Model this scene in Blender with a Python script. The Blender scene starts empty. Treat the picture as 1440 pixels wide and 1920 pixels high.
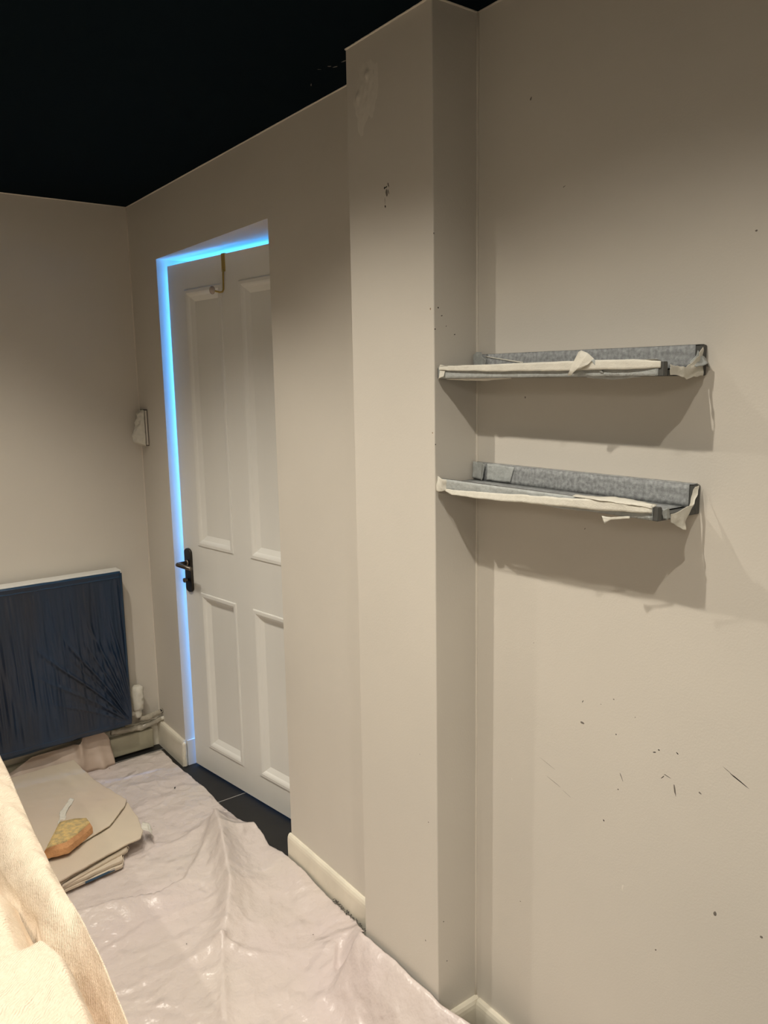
import bpy, bmesh, math, random
from mathutils import Vector, Matrix, noise
import numpy as np

S = bpy.context.scene
C = S.collection
random.seed(7)
PI = math.pi

# ---------------------------------------------------------------- camera
CAM_H = 1.6461
FWD = Vector((0.58807157, 0.79273458, -0.1604485))
RIGHT = Vector((0.80138125, -0.59791405, -0.01693761))
UP = Vector((0.10936144, 0.11861989, 0.98689888))
FPX = 1478.8
cd = bpy.data.cameras.new('camera')
cam = bpy.data.objects.new('camera', cd)
C.objects.link(cam)
cd.sensor_fit = 'VERTICAL'
cd.sensor_height = 36.0
cd.lens = FPX / 1920 * 36.0
cd.clip_start = 0.02
m = Matrix((RIGHT, UP, -FWD)).transposed().to_4x4()
m.translation = Vector((0, 0, CAM_H))
cam.matrix_world = m
S.camera = cam

# ---------------------------------------------------------------- exposure and world
S.view_settings.view_transform = 'Standard'
S.view_settings.look = 'None'
S.view_settings.gamma = 1.0
S.view_settings.use_curve_mapping = False
S.view_settings.exposure = 0.0
W = bpy.data.worlds.new('world')
S.world = W
W.use_nodes = True
W.node_tree.nodes['Background'].inputs[0].default_value = (0.02, 0.025, 0.035, 1)
W.node_tree.nodes['Background'].inputs[1].default_value = 0.2

# room measures
D = 1.2262        # plane of the wall with the door and the ledges
DP = 1.1020       # front face of the pillar
YP0, YP1 = 1.298, 1.603
L = 3.4433        # far wall
Z = 2.40
WT = 0.24         # wall thickness
YO0, YO1, ZO = 2.2216, 3.1440, 2.1495
XL, YB = -2.6, -2.4
HX = 2.65         # far side of the hall

WARM = (1.0, 0.925, 0.80)
# ceiling spots: x, y, watts, beam angle
SPOTS = [(0.40, 0.25, 38, 138), (0.42, 0.86, 43, 138), (0.41, 1.62, 50, 134), (0.42, 2.33, 54, 120), (0.42, 2.90, 16, 100),
         (-0.85, 1.62, 46, 122), (-0.85, 0.2, 46, 138), (-0.6, -1.2, 46, 138)]
FILL_W = 12
HALL_W = 250

# ---------------------------------------------------------------- helpers
def new_mesh(name, verts, faces, mat=None, parent=None, smooth=False, uvs=None):
    me = bpy.data.meshes.new(name)
    me.from_pydata([tuple(v) for v in verts], [], faces)
    me.update()
    if smooth:
        me.polygons.foreach_set('use_smooth', [True] * len(me.polygons))
    o = bpy.data.objects.new(name, me)
    C.objects.link(o)
    if mat:
        me.materials.append(mat)
    if parent:
        o.parent = parent
    return o

def obj_bm(name, bm, mat=None, parent=None, smooth=False):
    me = bpy.data.meshes.new(name)
    bm.normal_update()
    bm.to_mesh(me)
    bm.free()
    if smooth:
        me.polygons.foreach_set('use_smooth', [True] * len(me.polygons))
    o = bpy.data.objects.new(name, me)
    C.objects.link(o)
    if mat:
        me.materials.append(mat)
    if parent:
        o.parent = parent
    return o

def add_box(bm, a, b, bevel=0.0, seg=2):
    vs = [bm.verts.new((x, y, z)) for x in (a[0], b[0]) for y in (a[1], b[1]) for z in (a[2], b[2])]
    idx = [(0, 1, 3, 2), (4, 6, 7, 5), (0, 4, 5, 1), (2, 3, 7, 6), (0, 2, 6, 4), (1, 5, 7, 3)]
    fs = [bm.faces.new([vs[i] for i in f]) for f in idx]
    if bevel:
        es = list({e for f in fs for e in f.edges})
        bmesh.ops.bevel(bm, geom=es, offset=bevel, segments=seg, affect='EDGES', profile=0.5)

def box(name, a, b, mat, parent=None, bevel=0.0):
    bm = bmesh.new()
    add_box(bm, a, b, bevel)
    return obj_bm(name, bm, mat, parent)

def add_tube(bm, pts, r, n=12, cap=True):
    """tube along pts, radius r (float or list)"""
    pts = [Vector(p) for p in pts]
    rs = r if isinstance(r, (list, tuple)) else [r] * len(pts)
    rings = []
    prev = None
    for i, p in enumerate(pts):
        if i == 0: t = pts[1] - pts[0]
        elif i == len(pts) - 1: t = pts[-1] - pts[-2]
        else: t = (pts[i + 1] - pts[i]).normalized() + (pts[i] - pts[i - 1]).normalized()
        t.normalize()
        if prev is None:
            a = Vector((0, 0, 1)) if abs(t.z) < .9 else Vector((1, 0, 0))
            u = t.cross(a).normalized()
        else:
            u = (prev - t * prev.dot(t)).normalized()
        prev = u
        v = t.cross(u)
        rings.append([bm.verts.new(p + (u * math.cos(2 * PI * k / n) + v * math.sin(2 * PI * k / n)) * rs[i]) for k in range(n)])
    for a, b in zip(rings, rings[1:]):
        for k in range(n):
            bm.faces.new((a[k], a[(k + 1) % n], b[(k + 1) % n], b[k]))
    if cap:
        bm.faces.new(rings[0][::-1]); bm.faces.new(rings[-1])

def tube(name, pts, r, mat, parent=None, n=12):
    bm = bmesh.new()
    add_tube(bm, pts, r, n)
    return obj_bm(name, bm, mat, parent, smooth=True)

def grid(name, nu, nv, fn, mat, parent=None, thick=0.0, smooth=True):
    """surface fn(u,v)->xyz with u,v in 0..1; real thickness by a solidify modifier"""
    vs = [fn(i / nu, j / nv) for j in range(nv + 1) for i in range(nu + 1)]
    fs = [(j * (nu + 1) + i, j * (nu + 1) + i + 1, (j + 1) * (nu + 1) + i + 1, (j + 1) * (nu + 1) + i) for j in range(nv) for i in range(nu)]
    o = new_mesh(name, vs, fs, mat, parent, smooth)
    if thick:
        sm = o.modifiers.new('thickness', 'SOLIDIFY')
        sm.thickness = thick
        sm.offset = 0
    return o

def empty(name, loc, rz=0.0):
    o = bpy.data.objects.new(name, None)
    o.empty_display_size = 0.05
    o.location = loc
    o.rotation_euler = (0, 0, rz)
    C.objects.link(o)
    return o

def tag(o, label=None, cat=None, group=None, kind=None):
    if label: o['label'] = label
    if cat: o['category'] = cat
    if group: o['group'] = group
    if kind: o['kind'] = kind
    return o

def struct(o):
    o['kind'] = 'structure'
    return o

def ss(a, b, x):
    t = min(1, max(0, (x - a) / (b - a)))
    return t * t * (3 - 2 * t)

def interp(x, xs, ys):
    return float(np.interp(x, xs, ys))

def nz(x, y, z=0.0):
    return noise.noise(Vector((x, y, z)))

def local(parent, o):
    """keep world geometry of o when parent sits away from the origin"""
    o.data.transform(Matrix.Translation(-Vector(parent.location)))
    return o

# ---------------------------------------------------------------- materials
def mat(name, col, rough=0.6, metal=0.0, bump=0.0, bscale=200.0, var=0.0, vscale=3.0, spec=0.5,
        transl=None, bump2=0.0, b2scale=8.0, sheen=0.0, coat=0.0, col2=None, detail=3.0, stretch=(1, 1, 1), bdist=0.002):
    M = bpy.data.materials.new(name)
    M.use_nodes = True
    nt = M.node_tree
    N = nt.nodes; K = nt.links
    b = N['Principled BSDF']
    b.inputs['Base Color'].default_value = (*col, 1)
    b.inputs['Roughness'].default_value = rough
    b.inputs['Metallic'].default_value = metal
    b.inputs['Specular IOR Level'].default_value = spec
    if sheen: b.inputs['Sheen Weight'].default_value = sheen
    if coat:
        b.inputs['Coat Weight'].default_value = coat
        b.inputs['Coat Roughness'].default_value = 0.3
    tc = N.new('ShaderNodeTexCoord')
    mp = N.new('ShaderNodeMapping'); mp.inputs['Scale'].default_value = stretch
    K.new(tc.outputs['Object'], mp.inputs['Vector'])
    if var:
        n = N.new('ShaderNodeTexNoise'); n.inputs['Scale'].default_value = vscale; n.inputs['Detail'].default_value = 4
        K.new(mp.outputs[0], n.inputs['Vector'])
        mx = N.new('ShaderNodeMix'); mx.data_type = 'RGBA'
        c2 = col2 or tuple(max(0, c * (1 - var)) for c in col)
        mx.inputs['A'].default_value = (*col, 1); mx.inputs['B'].default_value = (*c2, 1)
        mr = N.new('ShaderNodeMapRange'); mr.inputs[1].default_value = .35; mr.inputs[2].default_value = .65
        K.new(n.outputs[0], mr.inputs[0]); K.new(mr.outputs[0], mx.inputs['Factor'])
        K.new(mx.outputs['Result'], b.inputs['Base Color'])
    last = None
    for st, sc, dist in ((bump, bscale, bdist), (bump2, b2scale, 0.01)):
        if st:
            n = N.new('ShaderNodeTexNoise'); n.inputs['Scale'].default_value = sc; n.inputs['Detail'].default_value = detail
            K.new(mp.outputs[0], n.inputs['Vector'])
            bp = N.new('ShaderNodeBump'); bp.inputs['Strength'].default_value = st; bp.inputs['Distance'].default_value = dist
            K.new(n.outputs[0], bp.inputs['Height'])
            if last: K.new(last.outputs[0], bp.inputs['Normal'])
            last = bp
    if last: K.new(last.outputs[0], b.inputs['Normal'])
    if transl:
        t = N.new('ShaderNodeBsdfTranslucent'); t.inputs[0].default_value = (*col, 1)
        ms = N.new('ShaderNodeMixShader'); ms.inputs[0].default_value = transl
        K.new(b.outputs[0], ms.inputs[1]); K.new(t.outputs[0], ms.inputs[2])
        K.new(ms.outputs[0], N['Material Output'].inputs[0])
    return M

def crease_mat(name, col, col2, rough, scale, strength, spec=0.5, weave=0.0, wscale=300, grain=0.0, gscale=500, mid=.3, dist=.006):
    """dust-sheet material: creased bump made from distorted ridged noise"""
    M = mat(name, col, rough=rough, var=0.1, vscale=2.2, spec=spec, col2=col2, bump=grain, bscale=gscale, bdist=.002, bump2=mid, b2scale=scale * 3.5)
    nt = M.node_tree; N = nt.nodes; K = nt.links
    b = N['Principled BSDF']
    tc = [n for n in N if n.type == 'TEX_COORD'][0]
    w = N.new('ShaderNodeTexNoise'); w.inputs['Scale'].default_value = scale; w.inputs['Detail'].default_value = 5
    w.inputs['Distortion'].default_value = 1.5
    w.noise_type = 'RIDGED_MULTIFRACTAL'
    K.new(tc.outputs['Object'], w.inputs['Vector'])
    bp = N.new('ShaderNodeBump'); bp.inputs['Strength'].default_value = strength; bp.inputs['Distance'].default_value = dist
    K.new(w.outputs[0], bp.inputs['Height'])
    last = bp
    old = b.inputs['Normal'].links[0].from_socket if b.inputs['Normal'].links else None
    if old: K.new(old, bp.inputs['Normal'])
    if weave:
        wv = N.new('ShaderNodeTexWave'); wv.inputs['Scale'].default_value = wscale; wv.inputs['Distortion'].default_value = 3
        wv.inputs['Detail'].default_value = 2
        mp = N.new('ShaderNodeMapping'); mp.inputs['Rotation'].default_value = (0.4, 0.3, 0.9)
        K.new(tc.outputs['Object'], mp.inputs['Vector']); K.new(mp.outputs[0], wv.inputs['Vector'])
        b2 = N.new('ShaderNodeBump'); b2.inputs['Strength'].default_value = weave; b2.inputs['Distance'].default_value = 0.0015
        K.new(wv.outputs[0], b2.inputs['Height']); K.new(bp.outputs[0], b2.inputs['Normal'])
        last = b2
    K.new(last.outputs[0], b.inputs['Normal'])
    return M

M = {}
M['wall'] = mat('wall_paint', (0.64, 0.60, 0.535), rough=0.5, bump=0.12, bscale=260, var=0.05, vscale=1.6, bump2=0.04, b2scale=6, spec=0.35)
M['ceil'] = mat('ceiling_paint', (0.0036, 0.0078, 0.0112), rough=0.9, bump=0.1, bscale=150, spec=0.03)
M['caulk'] = mat('caulk_line', (0.66, 0.61, 0.53), rough=0.45)
M['skirt'] = mat('skirting_gloss', (0.78, 0.73, 0.61), rough=0.3, var=0.12, vscale=9, bump=0.15, bscale=60)
M['door'] = mat('door_white', (0.76, 0.75, 0.71), rough=0.42, var=0.04, vscale=5, bump=0.05, bscale=120, stretch=(1, 1, .15))
M['tile'] = mat('dark_floor_tile', (0.012, 0.0115, 0.011), rough=0.5, var=0.3, vscale=9, bump=0.2, bscale=40)
M['grout'] = mat('grout', (0.30, 0.29, 0.27), rough=0.9)
M['steel'] = mat('dull_steel', (0.17, 0.15, 0.125), rough=0.38, metal=1.0, bump=0.05, bscale=400)
M['steelp'] = mat('dull_steel_plate', (0.045, 0.040, 0.034), rough=0.38, metal=0.7)
M['black'] = mat('black_mark', (0.015, 0.012, 0.01), rough=0.8)
M['scuff'] = mat('scuff_mark_grey', (0.16, 0.14, 0.12), rough=0.8)
M['brown'] = mat('brown_spot', (0.20, 0.12, 0.04), rough=0.8)
M['filler'] = mat('filler_smear', (0.68, 0.64, 0.57), rough=0.35, bump=0.5, bscale=60)
M['brass'] = mat('old_brass', (0.50, 0.36, 0.10), rough=0.35, metal=0.6)
M['knob'] = mat('clear_plastic_knob', (0.45, 0.36, 0.30), rough=0.25, spec=0.6)
M['tape'] = mat('masking_tape', (0.80, 0.77, 0.68), rough=0.6, transl=0.2, bump=0.4, bscale=500, var=0.08, vscale=60, bump2=0.3, b2scale=50)
M['tapeg'] = mat('masking_tape_over_dark_ledge', (0.36, 0.375, 0.38), rough=0.6, bump=0.4, bscale=600, var=0.4, vscale=130, bump2=0.15, b2scale=60)
M['tapep'] = mat('masking_tape_second_layer', (0.42, 0.44, 0.43), rough=0.5, bump=0.4, bscale=500, var=0.15, vscale=90, bump2=0.5, b2scale=45)
M['ledge'] = mat('dark_grey_ledge', (0.075, 0.075, 0.07), rough=0.5, bump=0.1, bscale=200)
M['rad'] = mat('radiator_enamel', (0.72, 0.71, 0.67), rough=0.3)
M['navy'] = mat('navy_plastic_film', (0.021, 0.025, 0.037), rough=0.30, spec=0.5, bump2=0.35, b2scale=22, stretch=(1, 1, .18), var=0.35, vscale=6, col2=(0.012, 0.028, 0.06))
M['navyedge'] = mat('navy_film_taped_edge', (0.014, 0.045, 0.095), rough=0.3, bump=0.4, bscale=60)
M['sheet'] = crease_mat('floor_dust_sheet', (0.60, 0.520, 0.500), (0.60, 0.535, 0.490), 0.30, 6.0, 0.9, spec=0.55, grain=.15, gscale=260, mid=.9, dist=.012)
M['flap'] = mat('dust_sheet_back', (0.46, 0.36, 0.29), rough=0.5, bump2=0.4, b2scale=14)
M['canvas'] = crease_mat('folded_canvas', (0.56, 0.46, 0.37), (0.58, 0.50, 0.39), 0.75, 4.0, 0.25, weave=0.15, wscale=220, grain=.5, gscale=600, mid=.3)
M['cover'] = crease_mat('cream_cotton_sheet', (0.72, 0.59, 0.46), (0.70, 0.61, 0.48), 0.85, 6.0, 0.6, weave=0.7, wscale=70, grain=.9, gscale=230, mid=.7, dist=.016)
M['label'] = mat('blue_label', (0.03, 0.07, 0.12), rough=0.4)
M['spongey'] = mat('yellow_sponge_face', (0.70, 0.50, 0.20), rough=0.95, bump=1.0, bscale=260, var=0.45, vscale=60, col2=(0.42, 0.33, 0.17), bdist=.004)
M['spongeo'] = mat('orange_sponge_body', (0.66, 0.35, 0.16), rough=0.9, bump=0.8, bscale=200, var=0.2, vscale=40)
M['hall'] = mat('hall_paint', (0.62, 0.64, 0.66), rough=0.5)
M['grit'] = mat('grey_grit', (0.12, 0.11, 0.10), rough=0.9, var=.7, vscale=200)
M['fit'] = mat('white_fitting', (0.8, 0.8, 0.8), rough=0.35)
LM = bpy.data.materials.new('lit_lamp'); LM.use_nodes = True
LM.node_tree.nodes['Principled BSDF'].inputs['Emission Color'].default_value = (*WARM, 1)
LM.node_tree.nodes['Principled BSDF'].inputs['Emission Strength'].default_value = 8
M['lamp'] = LM
GM = bpy.data.materials.new('hall_window_pane'); GM.use_nodes = True
GM.node_tree.nodes['Principled BSDF'].inputs['Emission Color'].default_value = (0.3, 0.55, 1, 1)
GM.node_tree.nodes['Principled BSDF'].inputs['Emission Strength'].default_value = 2
M['day'] = GM

# ---------------------------------------------------------------- room shell
bm = bmesh.new()
add_box(bm, (D, YB, 0), (D + WT, YO0, Z))
add_box(bm, (D, YO1, 0), (D + WT, L + .1, Z))
add_box(bm, (D, YO0, ZO), (D + WT, YO1, Z))
wall_right = struct(obj_bm('wall_right', bm, M['wall']))
wall_back = struct(box('wall_back', (XL, L, 0), (D, L + .1, Z), M['wall']))
struct(box('wall_left', (XL - .1, YB, 0), (XL, L + .1, Z), M['wall']))
struct(box('wall_front', (XL, YB - .1, 0), (D + WT, YB, Z), M['wall']))
bm = bmesh.new()
add_box(bm, (DP, YP0, 0), (D - .0002, YP1, Z - .0002))
es = [e for e in bm.edges if abs(e.verts[0].co.z - e.verts[1].co.z) > 1 and e.verts[0].co.x < DP + .01]
bmesh.ops.bevel(bm, geom=es, offset=.0025, segments=3, affect='EDGES', profile=.5)
wall_pillar = struct(obj_bm('wall_pillar', bm, M['wall']))
ceiling = struct(box('ceiling', (XL - .1, YB - .1, Z), (D + WT, L + .1, Z + .1), M['ceil']))
# hall behind the door
struct(box('wall_hall_far', (HX, 1.0, 0), (HX + .1, 4.0, Z), M['hall']))
struct(box('wall_hall_near', (D + WT, 1.0, 0), (HX, 1.1, Z), M['hall']))
struct(box('wall_hall_end', (D + WT, 3.9, 0), (HX, 4.0, Z), M['hall']))
struct(box('wall_hall_return', (D + .1, L + .1, 0), (D + WT, 4.0, Z), M['hall']))
struct(box('ceiling_hall', (D + WT, 1.0, Z), (HX + .1, 4.0, Z + .1), M['hall']))

# floor: slab with dark tiles laid on it, grout line about y = 2.78 across the doorway
floor = struct(box('floor', (XL - .1, YB - .1, -.12), (HX + .1, 4.05, -.0012), M['grout']))
TS = 0.60
bm = bmesh.new()
add_box(bm, (0, 0, -.008), (TS - .006, TS - .006, 0), .0008, 1)
tile_me = bpy.data.meshes.new('floor_tile'); bm.to_mesh(tile_me); bm.free(); tile_me.materials.append(M['tile'])
for i in range(-6, 3):
    for j in range(-8, 3):
        x = D - .42 + i * TS; y = 2.7725 + j * TS
        if x > HX or y > 3.5 or x < XL - .5: continue
        t = bpy.data.objects.new('floor_tile', tile_me)
        t.location = (x, y, 0); t.parent = floor
        C.objects.link(t)

# thin bright filler/caulk lines where planes meet
def bead(name, a, b, w=.0035):
    a = Vector(a); b = Vector(b)
    n = 40
    pts = [a.lerp(b, k / n) for k in range(n + 1)]
    rr = [w * (1 + .35 * nz(k * .9, a.x * 7, a.y * 3)) for k in range(n + 1)]
    return struct(tube(name, pts, rr, M['caulk'], n=6))
bead('trim_1', (D, YP1, Z), (D, L, Z), .003)
bead('trim_2', (XL, L, Z), (D, L, Z), .003)
bead('trim_3', (D, L, 0.1), (D, L, Z), .004)
bead('trim_4', (DP, YP0, Z), (DP, YP1, Z), .003)
bead('trim_5', (D, -1, Z), (D, YP0, Z), .003)
bead('trim_6', (D, YP0, .1), (D, YP0, Z), .004)
bead('trim_7', (DP, YP0, Z), (D, YP0, Z), .003)
bead('trim_8', (D, YP1, .1), (D, YP1, Z), .003)

# ---------------------------------------------------------------- skirting boards
def skirting(name, p0, p1, out, h=.119, t=.014, end=0, ext=0):
    """board from p0 to p1 (2d), 'out' = unit 2d normal into the room; rounded shoulder"""
    prof = [(0, 0), (t, 0), (t, h - .022), (t - .001, h - .012), (t - .004, h - .004), (t - .008, h), (0, h)]
    n = max(2, int((Vector(p1) - Vector(p0)).length / .02))
    bm = bmesh.new(); rings = []
    for i in range(n + 1):
        q = Vector(p0).lerp(Vector(p1), i / n)
        sc = 1.0
        wob = .0006 * nz(q.x * 30, q.y * 30, 1)
        rings.append([bm.verts.new((q.x + out[0] * (a + wob), q.y + out[1] * (a + wob), z)) for a, z in prof])
    for a, b in zip(rings, rings[1:]):
        for k in range(len(prof) - 1):
            bm.faces.new((a[k], b[k], b[k + 1], a[k + 1]))
    bm.faces.new(rings[0]); bm.faces.new(rings[-1][::-1])
    bmesh.ops.recalc_face_normals(bm, faces=bm.faces)
    return struct(obj_bm(name, bm, M['skirt']))

skirting('baseboard_right', (D, YP1), (D, YO0 + .004), (-1, 0))
skirting('baseboard_alcove', (D, YB), (D, YP0 - .014), (-1, 0))
skirting('baseboard_pillar', (DP + .001, YP0), (D, YP0), (0, -1))
skirting('baseboard_corner', (D, YO1 - .002), (D, L - .014), (-1, 0), t=.018)
skirting('baseboard_back', (XL, L), (D, L), (0, -1), h=.125)
# worn, knocked end of the skirting beside the opening, and the piece that runs on into the reveal
def worn(u, v):
    a = u * 2 * PI
    r = .0095 * (1 + .35 * nz(3 * math.cos(a), 3 * math.sin(a), v * 9))
    top = ss(1.0, .93, v) * .9 + .1
    return (D - .007 + r * math.cos(a) * 1.0 * top, YO1 - .004 + r * math.sin(a) * .8 * top, .003 + v * .112)
struct(grid('trim_9', 16, 24, worn, M['skirt']))
struct(box('baseboard_reveal', (D + .006, YO1 - .006, 0), (D + WT, YO1 - .0005, .117), M['hall'], bevel=.002))

# ---------------------------------------------------------------- small marks on paint
def blob(bm, c, ax1, ax2, nrm, a, b, lift, seed):
    n = 9
    c = Vector(c)
    ring = []
    for k in range(n):
        t = 2 * PI * k / n
        r = 1 + .45 * nz(math.cos(t) * 1.3 + seed, math.sin(t) * 1.3, seed)
        ring.append(bm.verts.new(c + ax1 * (a * r * math.cos(t)) + ax2 * (b * r * math.sin(t)) + nrm * .0001))
    top = bm.verts.new(c + nrm * (lift + .0001))
    for k in range(n):
        bm.faces.new((ring[k], ring[(k + 1) % n], top))

def marks(name, parent, spec, nrm, mt):
    """spec: (x,y,z, length, width, angle_deg) on a wall with outward normal nrm"""
    bm = bmesh.new()
    nrm = Vector(nrm)
    hz = Vector((0, 0, 1)).cross(nrm).normalized() if abs(nrm.z) < .5 else Vector((1, 0, 0))
    vt = nrm.cross(hz)
    for i, (x, y, z, a, b, ang) in enumerate(spec):
        t = math.radians(ang)
        a1 = hz * math.cos(t) + vt * math.sin(t); a2 = -hz * math.sin(t) + vt * math.cos(t)
        blob(bm, (x, y, z), a1, a2, nrm, a * .8, b * .75, .0003, i * 3.1)
    o = obj_bm(name, bm, mt, parent)
    o['kind'] = 'stuff'
    return o

# on the alcove wall hz = (0,-1,0): +angle climbs toward the camera side (right in view)
marks('scuff_mark', wall_right, [
    (D, .815, .956, .005, .0012, 20), (D, .806, .964, .0025, .0018, 0), (D, .768, .972, .004, .0015, -30),
    (D, .886, .876, .010, .0010, -62), (D, .650, .968, .022, .0016, -22), (D, .672, .978, .012, .0006, -24),
    (D, .985, 1.001, .004, .001, 60), (D, .902, .960, .0018, .0018, 0), (D, .925, .767, .003, .002, -50),
    (D, .787, .920, .010, .0009, -10), (D, .796, .914, .006, .0010, 50), (D, .893, .848, .002, .0015, 0)],
    (-1, 0, 0), M['black'])
marks('scuff_mark', wall_right, [
    (D, 1.055, .795, .028, .0006, -14), (D, 1.02, .783, .016, .0005, -18), (D, 1.075, .83, .035, .0004, -14),
    (D, 1.147, 2.192, .004, .0025, 60), (D, 1.059, 2.011, .004, .001, 20), (D, .674, 1.870, .003, .002, 0),
    (D, .985, .955, .006, .003, 0), (D, .795, .556, .003, .002, 40), (D, .595, .705, .004, .003, 20),
    (D, .72, .915, .004, .002, -20), (D, .77, .90, .002, .016, 12), (D, 1.12, 1.09, .0012, .0012, 0), (D, .91, 1.03, .002, .0015, 0),
    (D, .94, 1.01, .0015, .0012, 0), (D, .86, 1.01, .0016, .0012, 0), (D, .68, .70, .004, .006, 0), (D, 1.15, .46, .002, .002, 0),
    (D, 1.153, 1.613, .002, .003, 0), (D, .99, 1.358, .003, .0012, 60)],
    (-1, 0, 0), M['scuff'])
marks('yellow_stain', wall_right, [(D, .874, .644, .003, .009, 0), (D, 1.18, .75, .002, .005, 10)], (-1, 0, 0), M['filler'])
marks('screw_hole', wall_pillar, [
    (DP, 1.463, 2.072, .0028, .0034, 0), (DP, 1.457, 2.073, .006, .002, 15), (DP, 1.449, 2.076, .002, .007, 20),
    (DP, 1.461, 2.033, .0025, .004, 20)], (-1, 0, 0), M['black'])
marks('scuff_mark', wall_pillar, [
    (DP, 1.455, 2.060, .005, .010, 10), (DP, 1.449, 2.062, .002, .008, 20), (DP, 1.462, 2.045, .001, .010, 0),
    (DP, 1.33, .62, .002, .002, 0), (DP, 1.345, .30, .002, .003, 0), (DP, 1.36, .78, .0014, .0014, 0)], (-1, 0, 0), M['scuff'])
marks('brown_spot', wall_pillar, [(DP, 1.309, 1.800, .002, .003, 0), (DP, 1.305, 1.54, .002, .002, 0)], (-1, 0, 0), M['brown'])
marks('nail_hole', wall_pillar, [
    (1.114, YP0, 1.802, .0022, .0022, 0), (1.105, YP0, 1.758, .0022, .0022, 0), (1.160, YP0, 1.748, .003, .0014, 20),
    (1.124, YP0, 1.786, .003, .0012, 10), (1.136, YP0, 1.765, .002, .001, 50), (1.103, YP0, 1.951, .0016, .0022, 0),
    (1.104, YP0, 1.515, .0016, .0018, 0), (1.12, YP0, .37, .002, .002, 0), (1.13, YP0, .26, .002, .002, 0)],
    (0, -1, 0), M['black'])
# filler patch near the pillar top
def patch(u, v):
    y = 1.585 - u * .105; z = 2.20 + v * .155
    d = math.hypot((u - .55 - .25 * (v - .5)) / .5, (v - .55) / .5)
    k = max(0, 1 - d * (1 + .5 * nz(u * 4, v * 4)))
    h = .0016 * k ** .7 * (1 + .8 * nz(u * 9, v * 9, 3)) - .0004
    h += .004 * math.exp(-(((u - .27) / .06) ** 2 + ((v - .55) / .06) ** 2)) + .004 * math.exp(-(((u - .62) / .07) ** 2 + ((v - .78) / .06) ** 2))
    return (DP - h, y, z)
grid('filler_patch', 40, 48, patch, M['filler'], wall_pillar)
# scrapes in the black ceiling paint, catching the light
marks('paint_scrape', ceiling, [
    (1.137, 1.66, Z, .012, .003, 80), (1.125, 1.705, Z, .006, .003, 40), (1.138, 1.70, Z, .010, .003, 70),
    (1.150, 1.83, Z, .010, .0012, 120), (1.115, 1.735, Z, .006, .0012, 20)], (0, 0, -1), M['scuff'])

# ---------------------------------------------------------------- door, ajar, hinged on the right
door = empty('door_1', (1.262, 3.123, 0.010))
struct(door)
# local frame: +x runs from the handle edge to the hinge edge, +y out into the hall, z up
dd = Vector((.147, -.989, 0)).normalized()
dn = Vector((-dd.y, dd.x, 0))
door.matrix_world = Matrix(((dd.x, dn.x, 0, 1.262), (dd.y, dn.y, 0, 3.123), (0, 0, 1, .010), (0, 0, 0, 1)))
DW, DH, DT = .905, 2.112, .036
U = [.118, .371, .482, .782]       # panel left/right edges
ZB = [(.112, .795), (.992, 2.010)]
bm = bmesh.new()
def dbox(a, b): add_box(bm, a, b)
for x0, x1 in ((0, U[0]), (U[1], U[2]), (U[3], DW)):
    add_box(bm, (x0, 0, 0), (x1, DT, DH))
for x0, x1 in ((U[0], U[1]), (U[2], U[3])):
    for z0, z1 in ((0, ZB[0][0]), (ZB[0][1], ZB[1][0]), (ZB[1][1], DH)):
        add_box(bm, (x0, 0, z0), (x1, DT, z1))
bmesh.ops.remove_doubles(bm, verts=bm.verts, dist=1e-5)
obj_bm('door_leaf', bm, M['door'], door)
# moulded panels: profile of (inset, depth)
PROF = [(0, 0), (.001, -.003), (.004, -.0045), (.014, -.0045), (.020, -.002), (.024, .001), (.028, .006), (.046, .016), (.047, .016)]
for (x0, x1) in ((U[0], U[1]), (U[2], U[3])):
    for (z0, z1) in ZB:
        bm = bmesh.new(); rings = []
        for s, dpt in PROF:
            rings.append([bm.verts.new(p) for p in ((x0 + s, dpt, z0 + s), (x1 - s, dpt, z0 + s), (x1 - s, dpt, z1 - s), (x0 + s, dpt, z1 - s))])
        for a, b in zip(rings, rings[1:]):
            for k in range(4):
                bm.faces.new((a[k], a[(k + 1) % 4], b[(k + 1) % 4], b[k]))
        bm.faces.new(rings[-1])
        bk = [bm.verts.new(p) for p in ((x0, DT, z0), (x1, DT, z0), (x1, DT, z1), (x0, DT, z1))]
        bm.faces.new(bk[::-1])
        bmesh.ops.recalc_face_normals(bm, faces=bm.faces)
        obj_bm('door_panel', bm, M['door'], door)
# handle set
hd = empty('door_handle', (0, 0, 0)); hd.parent = door; hd['label'] = 'dull dark steel lever handle on a long backplate'
bm = bmesh.new()
px0, px1, pz0, pz1 = .014, .066, .783, .974
def stad(y, ins):
    r = (px1 - px0) / 2 - ins; cx = (px0 + px1) / 2
    o = []
    for k in range(9):
        t = PI * k / 8; o.append((cx + r * math.cos(t), y, pz1 - .020 + r * math.sin(t) * .72))
    for k in range(9):
        t = PI + PI * k / 8; o.append((cx + r * math.cos(t), y, pz0 + .020 + r * math.sin(t) * .72))
    return [bm.verts.new(p) for p in o]
r0 = stad(-.0004, 0); r1 = stad(-.007, 0); r2 = stad(-.0095, .0025)
for a, b in ((r0, r1), (r1, r2)):
    for k in range(18): bm.faces.new((a[k], a[(k + 1) % 18], b[(k + 1) % 18], b[k]))
bm.faces.new(r2)
bmesh.ops.recalc_face_normals(bm, faces=bm.faces)
obj_bm('backplate', bm, M['steelp'], hd)
bm = bmesh.new()
zl = .912
add_tube(bm, [(.042, -.009, zl), (.042, -.018, zl)], .0125, 16)
add_tube(bm, [(.042, -.012, zl), (.042, -.050, zl), (.0425, -.056, zl), (.047, -.060, zl), (.055, -.061, zl), (.150, -.061, zl - .002)],
         [.0085, .0085, .0088, .0088, .0088, .0088], 14)
obj_bm('lever', bm, M['steel'], hd, smooth=True)
bm = bmesh.new()
zt_ = .839
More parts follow.
